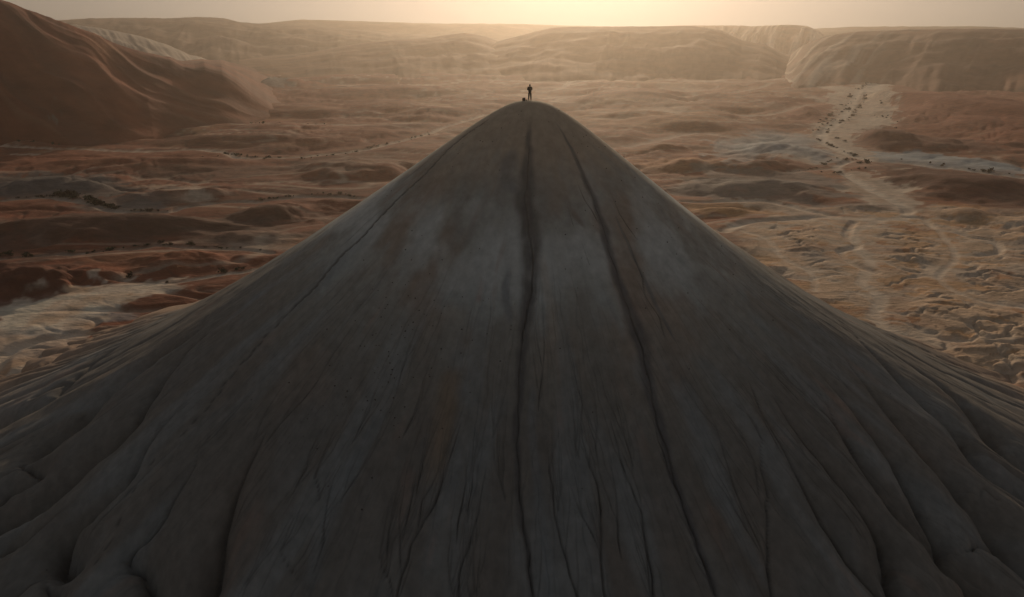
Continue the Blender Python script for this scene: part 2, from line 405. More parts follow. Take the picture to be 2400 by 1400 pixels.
    bc = mixc(bc, PALE, sst(.55, .9, a) * .8); bc = mixc(bc, PALE, (gn(lev * 3.7, lev * 1.3 + 2, 17) + .6 * fbm(x / 9, y / 5, 3, 18) > .12) * .45)
    bc = mixc(bc, DRUST, sst(.9, 1, frac) * .35 + sst(.93, 1, c) * .3)
    c0 = mixc(c0, bc, bm * .95)
    c0 = mixc(c0, CREAM, washm * bm * .75)
    return h.reshape(shp), np.clip(c0, .02, .7).reshape(shp + (3,))

az = np.concatenate([np.linspace(-180, -46, 46, endpoint=False), np.linspace(-46, 46, 980, endpoint=False), np.linspace(46, 180, 46, endpoint=False)])
dep_ = np.concatenate([np.linspace(89.2, 32, 40, endpoint=False), np.linspace(32, 1.18, 470)])
rr = 52.0 / np.tan(np.radians(dep_))
AZ, RR = np.meshgrid(np.radians(az), rr)
GX_ = RR * np.sin(AZ); GY_ = RR * np.cos(AZ)
GZ, GC = plain(GX_, GY_, True)
M_PLAIN = soil_material('desert_soil', .22, .4, .4, .45, .6, 3.0, lo=.68, hi=1.34, det=11)
ground = grid_mesh('desert_floor', GX_, GY_, GZ, GC, M_PLAIN, wrap=True)
ground['kind'] = 'structure'

# ================================================================== THE CONE HILL
HX = 41 / F * (78 * CP + 6.7 * SP); HY = 78.0; H0 = 43.4
rk = np.linspace(0, 125, 900)
def _prof(s, a, rf, w, s2, ds, rt):
    sl = (s + ds * np.exp(-(rk / rt) ** 2)) * rk / np.sqrt(rk * rk + a * a); t = 1 / (1 + np.exp(-(rk - rf) / w)); sl = sl * (1 - t) + s2 * t
    return -np.concatenate([[0], np.cumsum((sl[1:] + sl[:-1]) / 2 * np.diff(rk))])
PL = _prof(.655, 3.2, 51.4, 11.3, .297, .085, 22.0); PR = _prof(.60, 4.0, 54.5, 16.5, .325, .31, 29.4)
def hill_base(th, r):
    k = .5 + .5 * np.sin(np.clip(th, -np.pi, np.pi)); k = sst(0, 1, k)
    return H0 + np.interp(r, rk, PL) * (1 - k) + np.interp(r, rk, PR) * k

def to_hill(pts):
    """photo pixels -> points on the smooth hill (x, y)"""
    px = np.array([p[0] for p in pts], float); py = np.array([p[1] for p in pts], float)
    dx, dy, dz = ray(px, py)
    t = np.linspace(18, 150, 2600)[:, None]
    X = dx * t; Y = dy * t; Z = CZ + dz * t
    th = np.arctan2(X - HX, HY - Y); r = np.hypot(X - HX, Y - HY)
    below = (Z < hill_base(th, r)) & (r < 120)
    k = np.where(below.any(0), below.argmax(0), -1)
    return [(X[k[i], i], Y[k[i], i]) for i in range(len(pts)) if k[i] >= 0]

def z1(pts, sc, ox, oy): return [(ox + a / sc, oy + b / sc) for a, b in pts]
LZ = lambda p: z1(p, 1.8663, 0, 650)
RZ = lambda p: z1(p, 2.3338, 1600, 800)
CZ_ = lambda p: z1(p, 2.3338, 800, 800)
# main gullies: (pixels from the top down, depth m at the end, width m at the end)
GULLIES = [
 (LZ([(900,170),(870,230),(760,300),(690,330),(640,375),(500,470),(380,560),(350,600),(200,690),(190,720)]), 2.0, 2.6),
 (LZ([(930,230),(830,310),(710,440),(640,530),(600,600),(500,690),(350,800),(200,905),(70,990),(-40,1040)]), 2.6, 2.8),
 (LZ([(800,560),(740,620),(640,730),(600,800),(500,915),(330,1040),(270,1100),(250,1180),(300,1210)]), 2.0, 2.4),
 (LZ([(870,740),(840,850),(760,940),(700,1050),(640,1110),(560,1160),(545,1205),(650,1250),(650,1300),(690,1380),(720,1430)]), 1.6, 2.2),
 (LZ([(1170,660),(1100,790),(1030,930),(980,1060),(950,1200),(920,1290),(840,1390),(800,1430)]), 1.7, 2.2),
 (LZ([(640,230),(410,370),(190,545),(90,590),(0,610),(-80,625)]), 2.2, 2.6),
 (LZ([(700,140),(520,200),(330,290),(150,385),(20,390),(-60,388)]), 1.6, 2.6),
 (LZ([(330,680),(200,745),(80,800),(180,830),(130,870),(40,910),(0,950)]), 1.2, 1.6),
 (LZ([(330,960),(200,1060),(100,1120),(0,1160)]), 1.0, 2.0),
 (LZ([(240,1260),(170,1290),(220,1340),(240,1400)]), 1.2, 1.6),
 (RZ([(1060,0),(1180,85),(1400,225),(1560,350),(1680,470),(1750,565),(1867,640),(1950,700)]), 2.3, 2.6),
 (RZ([(940,-40),(980,10),(1250,270),(1500,470),(1600,600),(1700,690),(1867,790),(1960,850)]), 2.0, 2.2),
 (RZ([(880,80),(1000,230),(1180,440),(1270,540),(1430,680),(1560,830),(1620,880),(1700,970),(1750,1060),(1867,1170),(1960,1230)]), 2.2, 2.6),
 (RZ([(740,160),(900,340),(1040,490),(1160,620),(1250,770),(1340,920),(1410,1030),(1430,1080)]), 1.5, 2.0),
 (RZ([(500,170),(830,410),(930,570),(1060,740),(1240,930),(1400,1060),(1440,1130),(1550,1220),(1620,1290),(1650,1390),(1660,1440)]), 2.0, 2.4),
 (RZ([(500,320),(680,560),(880,760),(990,880),(1080,980),(1100,1050),(1130,1220),(1210,1390),(1230,1430)]), 1.6, 2.2),
 (RZ([(360,220),(440,400),(640,720),(800,1000),(970,1220),(1130,1390),(1160,1430)]), .9, 1.8),
 (RZ([(260,320),(400,450),(435,540),(430,650),(460,830),(460,1010),(490,1390),(495,1440)]), .7, 1.3),
 (RZ([(1440,1120),(1500,1110),(1570,1110),(1620,1070),(1660,1100),(1740,1100),(1810,1150)]), 1.2, .8),
 (RZ([(1560,840),(1600,850),(1650,800),(1720,850)]), .8, .8),
 ([(1970,690),(2060,735),(2180,775),(2300,805),(2400,825),(2500,850)], 1.6, 2.4),
 ([(2000,715),(2120,775),(2250,830),(2400,890),(2500,930)], 1.8, 2.4),
 ([(1225,800),(1216,880),(1213,960),(1213,1080),(1223,1200),(1238,1290),(1250,1400),(1252,1440)], .35, .6),
 ([(1240,345),(1235,400),(1232,480),(1245,560),(1247,640),(1238,720),(1225,800)], .3, .45),
 ([(1350,370),(1375,430),(1410,520),(1430,600),(1450,660),(1480,740),(1510,830),(1525,920),(1560,1050),(1600,1180),(1640,1290),(1680,1390)], .4, .5),
 (CZ_([(650,460),(590,650),(490,930),(400,1060),(320,1280),(310,1400),(300,1440)]), .45, .8),
 (CZ_([(1310,460),(1350,680),(1390,760),(1420,870),(1420,1150),(1440,1400),(1445,1440)]), .5, .8),
 (CZ_([(1470,430),(1520,600),(1560,750),(1640,900),(1690,1200),(1710,1400),(1715,1440)]), .5, .8),
 (CZ_([(790,710),(760,890),(670,1190),(640,1290),(640,1400),(640,1440)]), .4, .7),
 (CZ_([(1190,500),(1140,700),(1180,980),(1230,1180),(1290,1400),(1300,1440)]), .45, .8),
]
RILLS = [  # thin branches (pixels)
 CZ_([(350,790),(320,940),(320,1090),(322,1270)]), CZ_([(540,560),(535,700),(440,880),(420,1000),(405,1050)]), CZ_([(235,1050),(210,1190),(225,1240),(270,1340),(290,1390)]),
 CZ_([(310,850),(250,1080),(255,1230)]), CZ_([(430,640),(380,880),(330,1090)]), CZ_([(480,520),(440,700),(400,860)]), CZ_([(600,650),(520,860),(470,960)]), CZ_([(730,620),(670,850),(630,1100)]), CZ_([(585,1170),(590,1300),(612,1390)]),
 CZ_([(740,600),(700,840),(680,1000)]), CZ_([(790,1280),(740,1350),(700,1400)]), CZ_([(830,650),(870,760),(895,860)]), CZ_([(835,450),(830,640)]), CZ_([(760,1050),(700,1120),(672,1190)]),
 CZ_([(1250,780),(1300,940),(1360,1030),(1420,1150)]), CZ_([(1290,230),(1320,340),(1310,460)]), CZ_([(1400,450),(1395,560),(1400,700)]), CZ_([(1600,600),(1595,740)]), CZ_([(1520,430),(1560,560),(1600,700)]),
 CZ_([(1640,960),(1670,1120),(1680,1300),(1690,1390)]), CZ_([(1270,490),(1280,600),(1295,640)]), CZ_([(1200,860),(1180,960)]), CZ_([(180,340),(120,430),(60,560)]), CZ_([(460,290),(400,400),(330,540)]), CZ_([(160,620),(60,780),(0,880)]),
 CZ_([(1500,800),(1510,1000),(1530,1200)]), CZ_([(370,60),(330,160),(300,260)]), CZ_([(1110,80),(1100,220),(1070,380)]), CZ_([(1670,270),(1720,500),(1790,700),(1850,850)]),
 RZ([(290,430),(350,560),(400,700),(430,900)]), RZ([(120,300),(200,520),(250,700),(330,930),(440,1130),(480,1300)]), RZ([(650,150),(740,260),(850,440),(990,640)]), RZ([(740,60),(850,200),(950,300)]), RZ([(510,60),(560,200),(700,300)]),
 RZ([(600,500),(650,600),(760,720)]), RZ([(740,750),(840,880),(940,990),(1080,1110)]), RZ([(360,220),(460,460),(540,600)]), RZ([(820,560),(900,640),(1040,760)]), RZ([(0,940),(60,1080),(130,1250),(170,1390)]), RZ([(430,80),(520,200),(640,320)]),
 RZ([(270,900),(330,1000),(420,1130)]), RZ([(860,800),(900,900),(1040,1010)]), RZ([(1240,280),(1400,400),(1530,490),(1560,560)]),
 LZ([(1480,300),(1420,400),(1340,520),(1230,640),(1150,740)]), LZ([(1210,520),(1150,620),(1110,740)]), LZ([(1400,650),(1330,850),(1280,960)]), LZ([(1480,640),(1420,760),(1380,870),(1400,980)]), LZ([(1450,800),(1430,1000),(1400,1200),(1370,1290)]),
 LZ([(1210,1160),(1260,1270),(1310,1330)]), LZ([(1100,900),(1040,1010),(1000,1080)]), LZ([(720,610),(660,700),(640,740)]), LZ([(960,680),(880,740)]), LZ([(420,340),(380,410)]), LZ([(480,330),(440,370)]), LZ([(1090,1290),(1060,1390)]), LZ([(800,430),(720,520),(640,590)]),
 [(1350,420),(1370,470),(1400,520)], [(1430,450),(1450,500),(1490,560)], [(1330,500),(1300,540)], [(1330,485),(1345,530)], [(1360,560),(1380,620)], [(1440,500),(1470,560),(1500,640),(1520,720)], [(1480,640),(1540,740),(1560,800)],
 [(1380,300),(1450,350),(1540,420)], [(1560,430),(1640,500),(1740,590)], [(1060,330),(1000,380),(940,430)], [(920,470),(850,530),(800,580)],
]

th_d = np.concatenate([np.linspace(-180, -125, 24, endpoint=False), np.linspace(-125, -75, 170, endpoint=False), np.linspace(-75, -46, 240, endpoint=False), np.linspace(-46, 46, 1530, endpoint=False), np.linspace(46, 75, 240, endpoint=False), np.linspace(75, 125, 170, endpoint=False), np.linspace(125, 180, 24, endpoint=False)])
r_g = np.concatenate([np.linspace(0.02, 12, 50, endpoint=False), np.linspace(12, 62, 215, endpoint=False), np.linspace(62, 100, 90, endpoint=False), np.linspace(100, 122, 20)])
TH, RG = np.meshgrid(np.radians(th_d), r_g)
X = HX + RG * np.sin(TH); Y = HY - RG * np.cos(TH)
Z = hill_base(TH, RG)
thr = np.radians(th_d)

def window(x0, x1, y0, y1, g):
    """index window of the polar grid that holds a world box"""
    cx = np.array([x0 - g, x0 - g, x1 + g, x1 + g, (x0 + x1) / 2]); cy = np.array([y0 - g, y1 + g, y0 - g, y1 + g, (y0 + y1) / 2])
    t = np.arctan2(cx - HX, HY - cy); r = np.hypot(cx - HX, cy - HY)
    i0 = np.searchsorted(r_g, max(r.min() - g, 0)); i1 = np.searchsorted(r_g, r.max() + g)
    if t.max() - t.min() > 3: return slice(i0, i1 + 1), slice(0, len(thr))
    j0 = np.searchsorted(thr, t.min()); j1 = np.searchsorted(thr, t.max())
    return slice(max(i0 - 1, 0), i1 + 1), slice(max(j0 - 1, 0), j1 + 1)

def wiggle(pts, amp, seed, sub=None):
    n = len(pts)
    if n < 2: return pts, np.zeros(n)
    a = np.array(pts); L = np.concatenate([[0], np.cumsum(np.hypot(*np.diff(a, axis=0).T))])
    m = max(int(L[-1] / .8), n)
    s = np.linspace(0, L[-1], m)
    xs = np.interp(s, L, a[:, 0]); ys = np.interp(s, L, a[:, 1])
    w = amp * (gn(s / 1.6, s * 0 + seed, 2) + .5 * gn(s / .7, s * 0 + seed, 5)) * np.clip(s / 2, 0, 1)
    tx = np.gradient(xs); ty = np.gradient(ys); l = np.hypot(tx, ty) + 1e-9
    return list(zip(xs - ty / l * w, ys + tx / l * w)), s / (L[-1] + 1e-9)

def stroke(field, pts, val, wid, shape, cut=4.0):
    """max-blend a profile along a polyline into a field on the hill grid"""
    for k in range(len(pts) - 1):
        (ax_, ay_), (bx_, by_) = pts[k], pts[k + 1]
        w = max(wid[k], wid[k + 1]); g = w * cut
        si, sj = window(min(ax_, bx_), max(ax_, bx_), min(ay_, by_), max(ay_, by_), g)
        xx = X[si, sj]; yy = Y[si, sj]
        if xx.size == 0: continue
        vx = bx_ - ax_; vy = by_ - ay_
        t = np.clip(((xx - ax_) * vx + (yy - ay_) * vy) / (vx * vx + vy * vy + 1e-9), 0, 1)
        dd = np.hypot(xx - ax_ - t * vx, yy - ay_ - t * vy)
        ww = wid[k] + (wid[k + 1] - wid[k]) * t
        v = (val[k] + (val[k + 1] - val[k]) * t) * shape(dd / ww)
        field[si, sj] = np.maximum(field[si, sj], v)

V_wide = lambda q: np.maximum(np.exp(-q * 1.15) - .02, 0)
V_rill = lambda q: np.maximum(1 - q, 0)
S_soft = lambda q: 1 - sst(.1, 1.55, q)

dig = np.zeros_like(Z)                      # main gullies
slot = np.zeros_like(Z)                     # the incised thread in each gully
for k, (pts, dep, wid) in enumerate(GULLIES):
    w, s = wiggle(to_hill(pts), .22, k * 3.3)
    if len(w) < 2: continue
    e = np.clip(s * 1.25, 0, 1) ** 1.25
    stroke(dig, w, dep * (1.75 if dep > .8 else .55) * e, .2 + wid * (.54 if dep > .8 else .6) * e, V_wide)
    stroke(slot, w, .10 + .30 * e * min(dep, 1.4), .06 + .11 * e * min(dep, 1.5), V_rill, 1.2)
for k in range(46):                          # gullies round the flanks outside the photo's traced ones
    side = -1 if k % 2 else 1
    a = side * R(96 + 84 * (k // 2) / 23 + rng.uniform(-1.5, 1.5)); r0 = rng.uniform(38, 56)
    r_ = np.linspace(r0, 118, 26); aa = a + .05 * np.cumsum(gn(r_ / 9, r_ * 0 + k, 4)) * .2
    w = list(zip(HX + r_ * np.sin(aa), HY - r_ * np.cos(aa))); e = np.linspace(0, 1, 26)
    stroke(dig, w, rng.uniform(1.4, 2.6) * e ** .8, .3 + rng.uniform(1.8, 2.8) * e, V_wide)
for k in range(9):                           # and in front of the bottom edge of the picture
    a = R(-44 + 11 * k + rng.uniform(-2, 2)); r_ = np.linspace(52, 118, 24); aa = a + .04 * np.cumsum(gn(r_ / 9, r_ * 0 + k, 14)) * .2
    w = list(zip(HX + r_ * np.sin(aa), HY - r_ * np.cos(aa))); e = np.linspace(0, 1, 24)
    stroke(dig, w, 2.2 * e ** .8, .3 + 2.6 * e, V_wide)
for k in range(110):                         # secondary gullies on the flanks
    side = -1 if k % 2 else 1
    a = side * R(rng.uniform(34, 118)); r0 = rng.uniform(36, 66); ln = rng.uniform(10, 34)
    r_ = np.arange(r0, min(r0 + ln, 112), 1.2)
    if len(r_) < 3: continue
    aa = a + .03 * np.cumsum(gn(r_ / 6, r_ * 0 + k, 24)) * .3
    w = list(zip(HX + r_ * np.sin(aa), HY - r_ * np.cos(aa))); e = np.linspace(0, 1, len(r_)); dd_ = rng.uniform(.35, 1.0)
    stroke(dig, w, dd_ * e, .15 + rng.uniform(.4, .8) * e, V_wide); stroke(slot, w, .22 * e * dd_, .06 + .05 * e, V_rill, 1.2)
rill = np.zeros_like(Z)
for k, pts in enumerate(RILLS):
    w, s = wiggle(to_hill(pts), .16, k * 1.7 + 50)
    if len(w) < 2: continue
    e = np.clip(s * 1.6, .1, 1) * np.clip((1 - s) * 5, .4, 1)
    stroke(rill, w, .22 * e, (.050 + .03 * e), V_rill, 1.3)
for src in RILLS[:29] + RILLS[29:60] + [g[0] for g in GULLIES[-16:]]:       # tributaries that join the traced runnels
    w = to_hill(src)
    if len(w) < 2: continue
    for j in range(5):
        q = rng.uniform(.15, 1) * (len(w) - 1); i = min(int(q), len(w) - 2); f_ = q - i
        x0 = w[i][0] * (1 - f_) + w[i + 1][0] * f_; y0 = w[i][1] * (1 - f_) + w[i + 1][1] * f_
        t0 = math.atan2(x0 - HX, HY - y0); rr0 = math.hypot(x0 - HX, y0 - HY)
        if rr0 < 24: continue
        sgn = rng.choice([-1, 1]); ln = rng.uniform(2, 8); r_ = np.arange(rr0, max(rr0 - ln, 18), -.6)
        if len(r_) < 3: continue
        u_ = np.arange(len(r_)); aa = t0 + sgn * (.012 * (1 - np.exp(-u_ / 4)) * rng.uniform(.5, 2.2)) + .004 * gn(u_ / 2.0, u_ * 0 + j + x0, 6)
        ww_ = list(zip(HX + r_ * np.sin(aa), HY - r_ * np.cos(aa))); e = 1 - u_ / len(u_)
        stroke(rill, ww_, .13 * e, .035 + .03 * e, V_rill, 1.3)
for k in range(850):                         # many faint rills down the fall line
    a = rng.uniform(R(-88), R(88)); r0 = rng.uniform(18, 44); ln = rng.uniform(4, 15)
    r_ = np.arange(r0, r0 + ln, .6)
    if len(r_) < 2: continue
    aa = a + .012 * np.cumsum(gn(r_ / 1.5, r_ * 0 + k * 1.3, 6)) * .8
    w = list(zip(HX + r_ * np.sin(aa), HY - r_ * np.cos(aa))); e = np.sin(np.linspace(.15, 3.0, len(r_)))
    stroke(rill, w, .075 * e * rng.uniform(.3, 1), .055 + 0 * e, V_rill, 1.3)
# relief that runs with the fall line
streak = fbm(TH * 22, RG / 12, 3, 17) * (.35 + .65 * sst(6, 34, RG)); fine = fbm(TH * 70, RG / 4, 3, 19) * sst(6, 34, RG)
amp = sst(4, 40, RG)
lowr = sst(40, 72, RG)
Z = Z - dig * (1 + .15 * gn(X / 3, Y / 3, 33)) - slot - rill
Z += amp * (.09 * streak + .02 * fine) + .9 * lowr * fbm(TH * 9, RG / 30, 3, 27) + .25 * fbm(X / 6, Y / 6, 3, 28) * sst(6, 30, RG)
Z += .02 * fbm(X / .5, Y / .5, 3, 66) * amp + .16 * np.clip(dig, 0, 1.2) * ridged(TH * RG / 1.6, RG / 2.6, 3, 68)
Z -= .10 * np.exp(-((X - HX) ** 2 + (Y - HY) ** 2) / 2.0)
# foot track: small dents with thrown-up rims down the left ridge
track_px = [(1140,285),(1100,310),(1050,350),(1000,405),(960,440),(900,500),(850,555),(800,600),(740,670),(690,720),(640,770),(590,830),(540,880),(490,950),(440,1010),(380,1060),(320,1120),(290,1200),(250,1270),(220,1320)]
tw, ts = wiggle(to_hill(track_px), .10, 77)
dent = np.zeros_like(Z)
ta = np.array(tw); tl = np.concatenate([[0], np.cumsum(np.hypot(*np.diff(ta, axis=0).T))])
steps = []
s_ = 0.0; kk = 0
while s_ < tl[-1]:
    fx_ = np.interp(s_, tl, ta[:, 0]); fy_ = np.interp(s_, tl, ta[:, 1]); f = s_ / tl[-1]
    tx_ = np.interp(s_ + .3, tl, ta[:, 0]) - fx_; ty_ = np.interp(s_ + .3, tl, ta[:, 1]) - fy_
    l_ = math.hypot(tx_, ty_) + 1e-6; off = (.09 if kk % 2 else -.09) + rng.uniform(-.04, .04)
    cx_, cy_ = fx_ - ty_ / l_ * off, fy_ + tx_ / l_ * off
    steps.append(((cx_, cy_), (cx_ + tx_ / l_ * .34, cy_ + ty_ / l_ * .34), f))
    s_ += .42 if f < .5 else rng.uniform(.55, 1.25) if f < .75 else rng.uniform(.9, 2.6); kk += 1
for a_, b_, f in steps:
    stroke(dent, [a_, b_], [1, .8], [.17, .15], lambda q: 1 - sst(.5, 1.1, q), 1.4)
Z -= dent * .14

# colours of the hill: grey mudstone with brown, blue-grey and reddish bands, dark wash stains
hc = np.empty(Z.shape + (3,)); hc[:] = (0.135, 0.128, 0.112)
blot = fbm(X / 9, Y / 13, 4, 101); bl2 = fbm(X / 6 + 4, Y / 9, 4, 103); st2 = fbm(TH * 14, RG / 12, 4, 105)
hc = mixc(hc, (0.150, 0.118, 0.092), sst(-.1, .4, blot + .2 * st2) * .9)
hc = mixc(hc, (0.142, 0.156, 0.155), sst(-.02, .42, bl2 + .2 * st2) * .8)
band = RG + 2.2 * gn(TH * 5, RG / 9, 107) + .8 * st2
hc = mixc(hc, (0.19, 0.148, 0.108), (1 - sst(7, 13.5, band)) * .85)                 # brown cap
hc = mixc(hc, (0.225, 0.225, 0.21), np.exp(-((band - 17.5) / 5) ** 2) * sst(-.25, .2, bl2) * .95)            # paler belt under it
hc = mixc(hc, (0.078, 0.070, 0.062), sst(19, 36, band) * .85)                              # darker lower down
hc = mixc(hc, (0.128, 0.140, 0.143), sst(.02, .35, fbm(TH * 8, RG / 22, 4, 113)) * sst(16, 30, RG) * .35)
hc = mixc(hc, (0.15, 0.10, 0.078), sst(.25, .6, fbm(TH * 11 + 7, RG / 11, 4, 111)) * .5)
hc = mixc(hc, (0.23, 0.145, 0.095), sst(54, 80, RG + 5 * bl2) * .55)
STN = fbm(X / .8, Y / 2.2, 4, 131) + .3 * fbm(TH * 40, RG / 6, 3, 133)
def stain(pts, w0, w1, col, s, seed):
    global hc
    f_ = np.zeros_like(Z); w, q = wiggle(to_hill(pts), .18, seed)
    wd = np.interp(q, np.linspace(0, 1, len(w0)), w0) * (1 + .25 * gn(q * 14, q * 0 + seed, 3))
    stroke(f_, w, np.interp(q, [0, .06, .93, 1], [.2, 1, 1, .6]), wd, S_soft, 1.6)
    hc = mixc(hc, col, sst(.0, 1.15, f_ + .5 * f_ * (STN + .1)) * s)
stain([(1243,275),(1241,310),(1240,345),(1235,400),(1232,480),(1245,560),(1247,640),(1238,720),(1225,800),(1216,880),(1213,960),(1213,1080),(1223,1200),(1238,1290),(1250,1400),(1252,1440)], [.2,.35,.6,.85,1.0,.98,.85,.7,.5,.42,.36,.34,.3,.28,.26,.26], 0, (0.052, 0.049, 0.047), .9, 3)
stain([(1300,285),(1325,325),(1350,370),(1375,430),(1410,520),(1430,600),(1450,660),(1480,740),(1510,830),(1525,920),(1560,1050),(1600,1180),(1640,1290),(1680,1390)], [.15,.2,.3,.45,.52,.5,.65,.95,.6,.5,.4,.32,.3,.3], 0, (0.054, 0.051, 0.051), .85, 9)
stain([(1205,345),(1190,390),(1180,430),(1210,450)], [.5,.9,.9,.5], 0, (0.085, 0.088, 0.088), .6, 12)
stain([(1200,620),(1185,680),(1190,760)], [.3,.5,.3], 0, (0.075, 0.08, 0.085), .55, 14)
stain([(1330,480),(1345,505),(1370,530)], [.5,.4,.2], 0, (0.09, 0.07, 0.055), .6, 16)
stain([(1440,500),(1480,590),(1530,700),(1580,800)], [.12,.2,.25,.15], 0, (0.075, 0.075, 0.075), .6, 18)
stain([(1270,600),(1290,720),(1300,800)], [.4,.5,.5], 0, (0.19, 0.16, 0.13), .45, 19)
stain([(1130,650),(1125,700)], [.3,.4], 0, (0.17, 0.09, 0.065), .6, 20)
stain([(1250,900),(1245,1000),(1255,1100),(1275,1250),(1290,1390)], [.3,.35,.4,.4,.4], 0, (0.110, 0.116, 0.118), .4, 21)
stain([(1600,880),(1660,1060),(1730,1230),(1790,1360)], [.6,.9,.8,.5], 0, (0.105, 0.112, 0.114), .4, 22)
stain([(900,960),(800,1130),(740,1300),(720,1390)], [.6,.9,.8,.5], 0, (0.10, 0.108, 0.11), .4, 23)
stain([(1060,860),(1040,1000),(1010,1120)], [.8,1.0,.8], 0, (0.135, 0.095, 0.06), .5, 24)
hc = mixc(hc, (0.05, 0.045, 0.042), dent * .75)
tf = np.zeros_like(Z); stroke(tf, tw, np.interp(ts, [0, .05, .42, .6, 1], [.3, 1, .9, .15, .0]), np.full(len(tw), .13), S_soft, 1.6)
hc = mixc(hc, (0.06, 0.055, 0.05), tf * .75)
hc = mixc(hc, (0.05, 0.046, 0.042), np.clip((slot / .4 + rill / .2), 0, 1) * .75)   # shade inside the runnels, painted into the soil colour
hc *= 2.3 * (1 + .05 * fine + .13 * streak + .10 * fbm(X / 1.1, Y / 1.6, 4, 121))[..., None]
fall = np.stack([TH * 60, RG, Z * 0], -1)
M_HILL = soil_material('hill_mudstone', 1.3, .9, 1.1, .06, .45, 3.0, lo=.84, hi=1.16, det=12)
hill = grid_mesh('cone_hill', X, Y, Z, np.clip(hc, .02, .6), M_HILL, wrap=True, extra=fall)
hill['kind'] = 'structure'

def hill_z(x, y):
    t = math.atan2(x - HX, HY - y); r = math.hypot(x - HX, y - HY)
    j = np.clip(np.searchsorted(thr, t), 1, len(thr) - 1); i = np.clip(np.searchsorted(r_g, r), 1, len(r_g) - 1)
    fi = (r - r_g[i - 1]) / (r_g[i] - r_g[i - 1]); fj = (t - thr[j - 1]) / (thr[j] - thr[j - 1])
    return float((Z[i-1, j-1] * (1 - fj) + Z[i-1, j] * fj) * (1 - fi) + (Z[i, j-1] * (1 - fj) + Z[i, j] * fj) * fi)

# ================================================================== FAR HILLS AND MESAS
M_FAR = soil_material('far_soil', .05, .07, .12, 1.2, .5, 3.0, lo=.8, hi=1.22)
def ridge(name, sky_px, D, foot, back, seed, base, spur=.14, nspur=9.0, cant=.6, colfn=None, cols=420, rows=70, jag=.4, lump=.22, octs=4, bays=.16):
    """a hill mass whose crest stands at distance D (m) and whose foot comes `foot` m nearer"""
    px = np.array([p[0] for p in sky_px], float); py = np.array([p[1] for p in sky_px], float)
    u = np.linspace(px.min(), px.max(), cols); v = np.interp(u, px, py)
    dx, dy, dz = ray(u, v); azm = np.arctan2(dx, dy)
    elev = dz / np.hypot(dx, dy)
    crest = CZ + elev * D; kw = np.exp(-np.linspace(-2.5, 2.5, 2 * int(cols * .055) + 1) ** 2); kw /= kw.sum(); pad = len(kw) // 2
    sm_ = np.convolve(np.pad(crest, pad, mode='reflect', reflect_type='odd'), kw, mode='valid'); det_ = crest - sm_; crest = sm_; jg = det_ + jag * gn(u / 26, u * 0, seed) + .5 * jag * gn(u / 9, u * 0, seed + 2)
    t = np.concatenate([np.linspace(-.15, 1, int(rows * .72)), np.linspace(1.02, 3.2, rows - int(rows * .72))])
    T, A = np.meshgrid(t, azm, indexing='ij'); _, U = np.meshgrid(t, u, indexing='ij')
    C = np.broadcast_to(crest, T.shape)
    sp = U / 100 * nspur / 6 + cant * (1 - T) + .35 * gn(U / 120, T * 1.3, seed + 7)
    ns = ridged(sp, T * .55, octs, seed + 11, .45)
    push = foot * (.25 * gn(U / 190, T * 0, seed + 4) + bays * fbm(U / 70, T * 0, 3, seed + 5))
    Dd = D - (1 - T) * (foot + push * (1 - T)) * np.clip(C / (.45 * crest.max()) + .2, .3, 1); Dd = np.where(T > 1, D + (T - 1) * back, Dd)
    tt = np.clip(T, 0, 1)
    prof = .25 * (1 - (1 - tt) ** 1.7) + .4 * tt + .35 * tt * tt * (3 - 2 * tt)
    Zz = C * prof
    slope = np.sin(np.pi * np.clip(tt, 0, 1)) ** .8
    Zz = Zz + lump * C * slope * fbm(Dd * np.sin(A) / 110, Dd * np.cos(A) / 80, 4, seed + 40)
    Zz = Zz + C * spur * (ns - .55) * slope * 2
    Zz = np.minimum(Zz, C - np.abs(C) * .10 * (1 - tt)) + jg[None, :] * tt ** 6
    Zz = np.where(T > 1, C * (1 - .32 * sst(1, 3.2, T)) + jg[None, :] - 2 * (T - 1) + 1.5 * gn(U / 40, T * 3, seed + 6) * sst(1, 1.6, T), Zz)
    Zz = np.where(T < 0, T * 40, Zz) - 1.0 * (T < .02)
    Xx = Dd * np.sin(A); Yy = Dd * np.cos(A)
    c = np.empty(Zz.shape + (3,)); c[:] = base
    c = mixc(c, np.array(base) * 1.3, sst(.0, .4, fbm(Xx / 90, Yy / 90, 5, seed + 21)))
    c = mixc(c, np.array(base) * .66, sst(.0, .35, fbm(Xx / 60, Yy / 90, 5, seed + 25)))
    c = mixc(c, np.array(PALE), sst(.72, .95, ns) * .07 * (T < 1))
    if colfn: c = colfn(c, U, T, ns)
    o = grid_mesh(name, Xx, Yy, Zz, np.clip(c, .02, .6), M_FAR)
    o['kind'] = 'structure'
    return o

TAN = (0.29, 0.145, 0.070); TANG = (0.21, 0.12, 0.07)
ridge('horizon_ridge', [(-1800,62),(560,58),(640,53),(700,46),(850,50),(1000,55),(1200,56),(1320,60),(1500,64),(1900,68),(1920,67),(2000,63),(2100,62),(2300,62),(2400,66),(4200,70)], 2250, 400, 100, 3, TANG, jag=1.0, rows=40, cols=300)
ridge('left_mesa', [(-300,60),(100,50),(150,47),(210,43),(300,42),(400,43),(460,40),(520,42),(560,52),(630,57),(700,60),(800,66),(913,78),(1000,82),(1100,90),(1250,120)], 1800, 600, 200, 7, TANG, spur=.04, jag=.8)
def pale_flutes(c, U, T, ns):
    return mixc(mixc(c, GREY, .6 + 0 * U), PALE, sst(.5, .9, ns) * .6)
ridge('pale_bluff', [(40,75),(120,62),(180,58),(250,69),(330,85),(400,108),(440,128),(480,142),(540,164),(560,178)], 1150, 260, 200, 15, PALE, spur=.05, nspur=16, cant=-1.3, colfn=pale_flutes, cols=220)
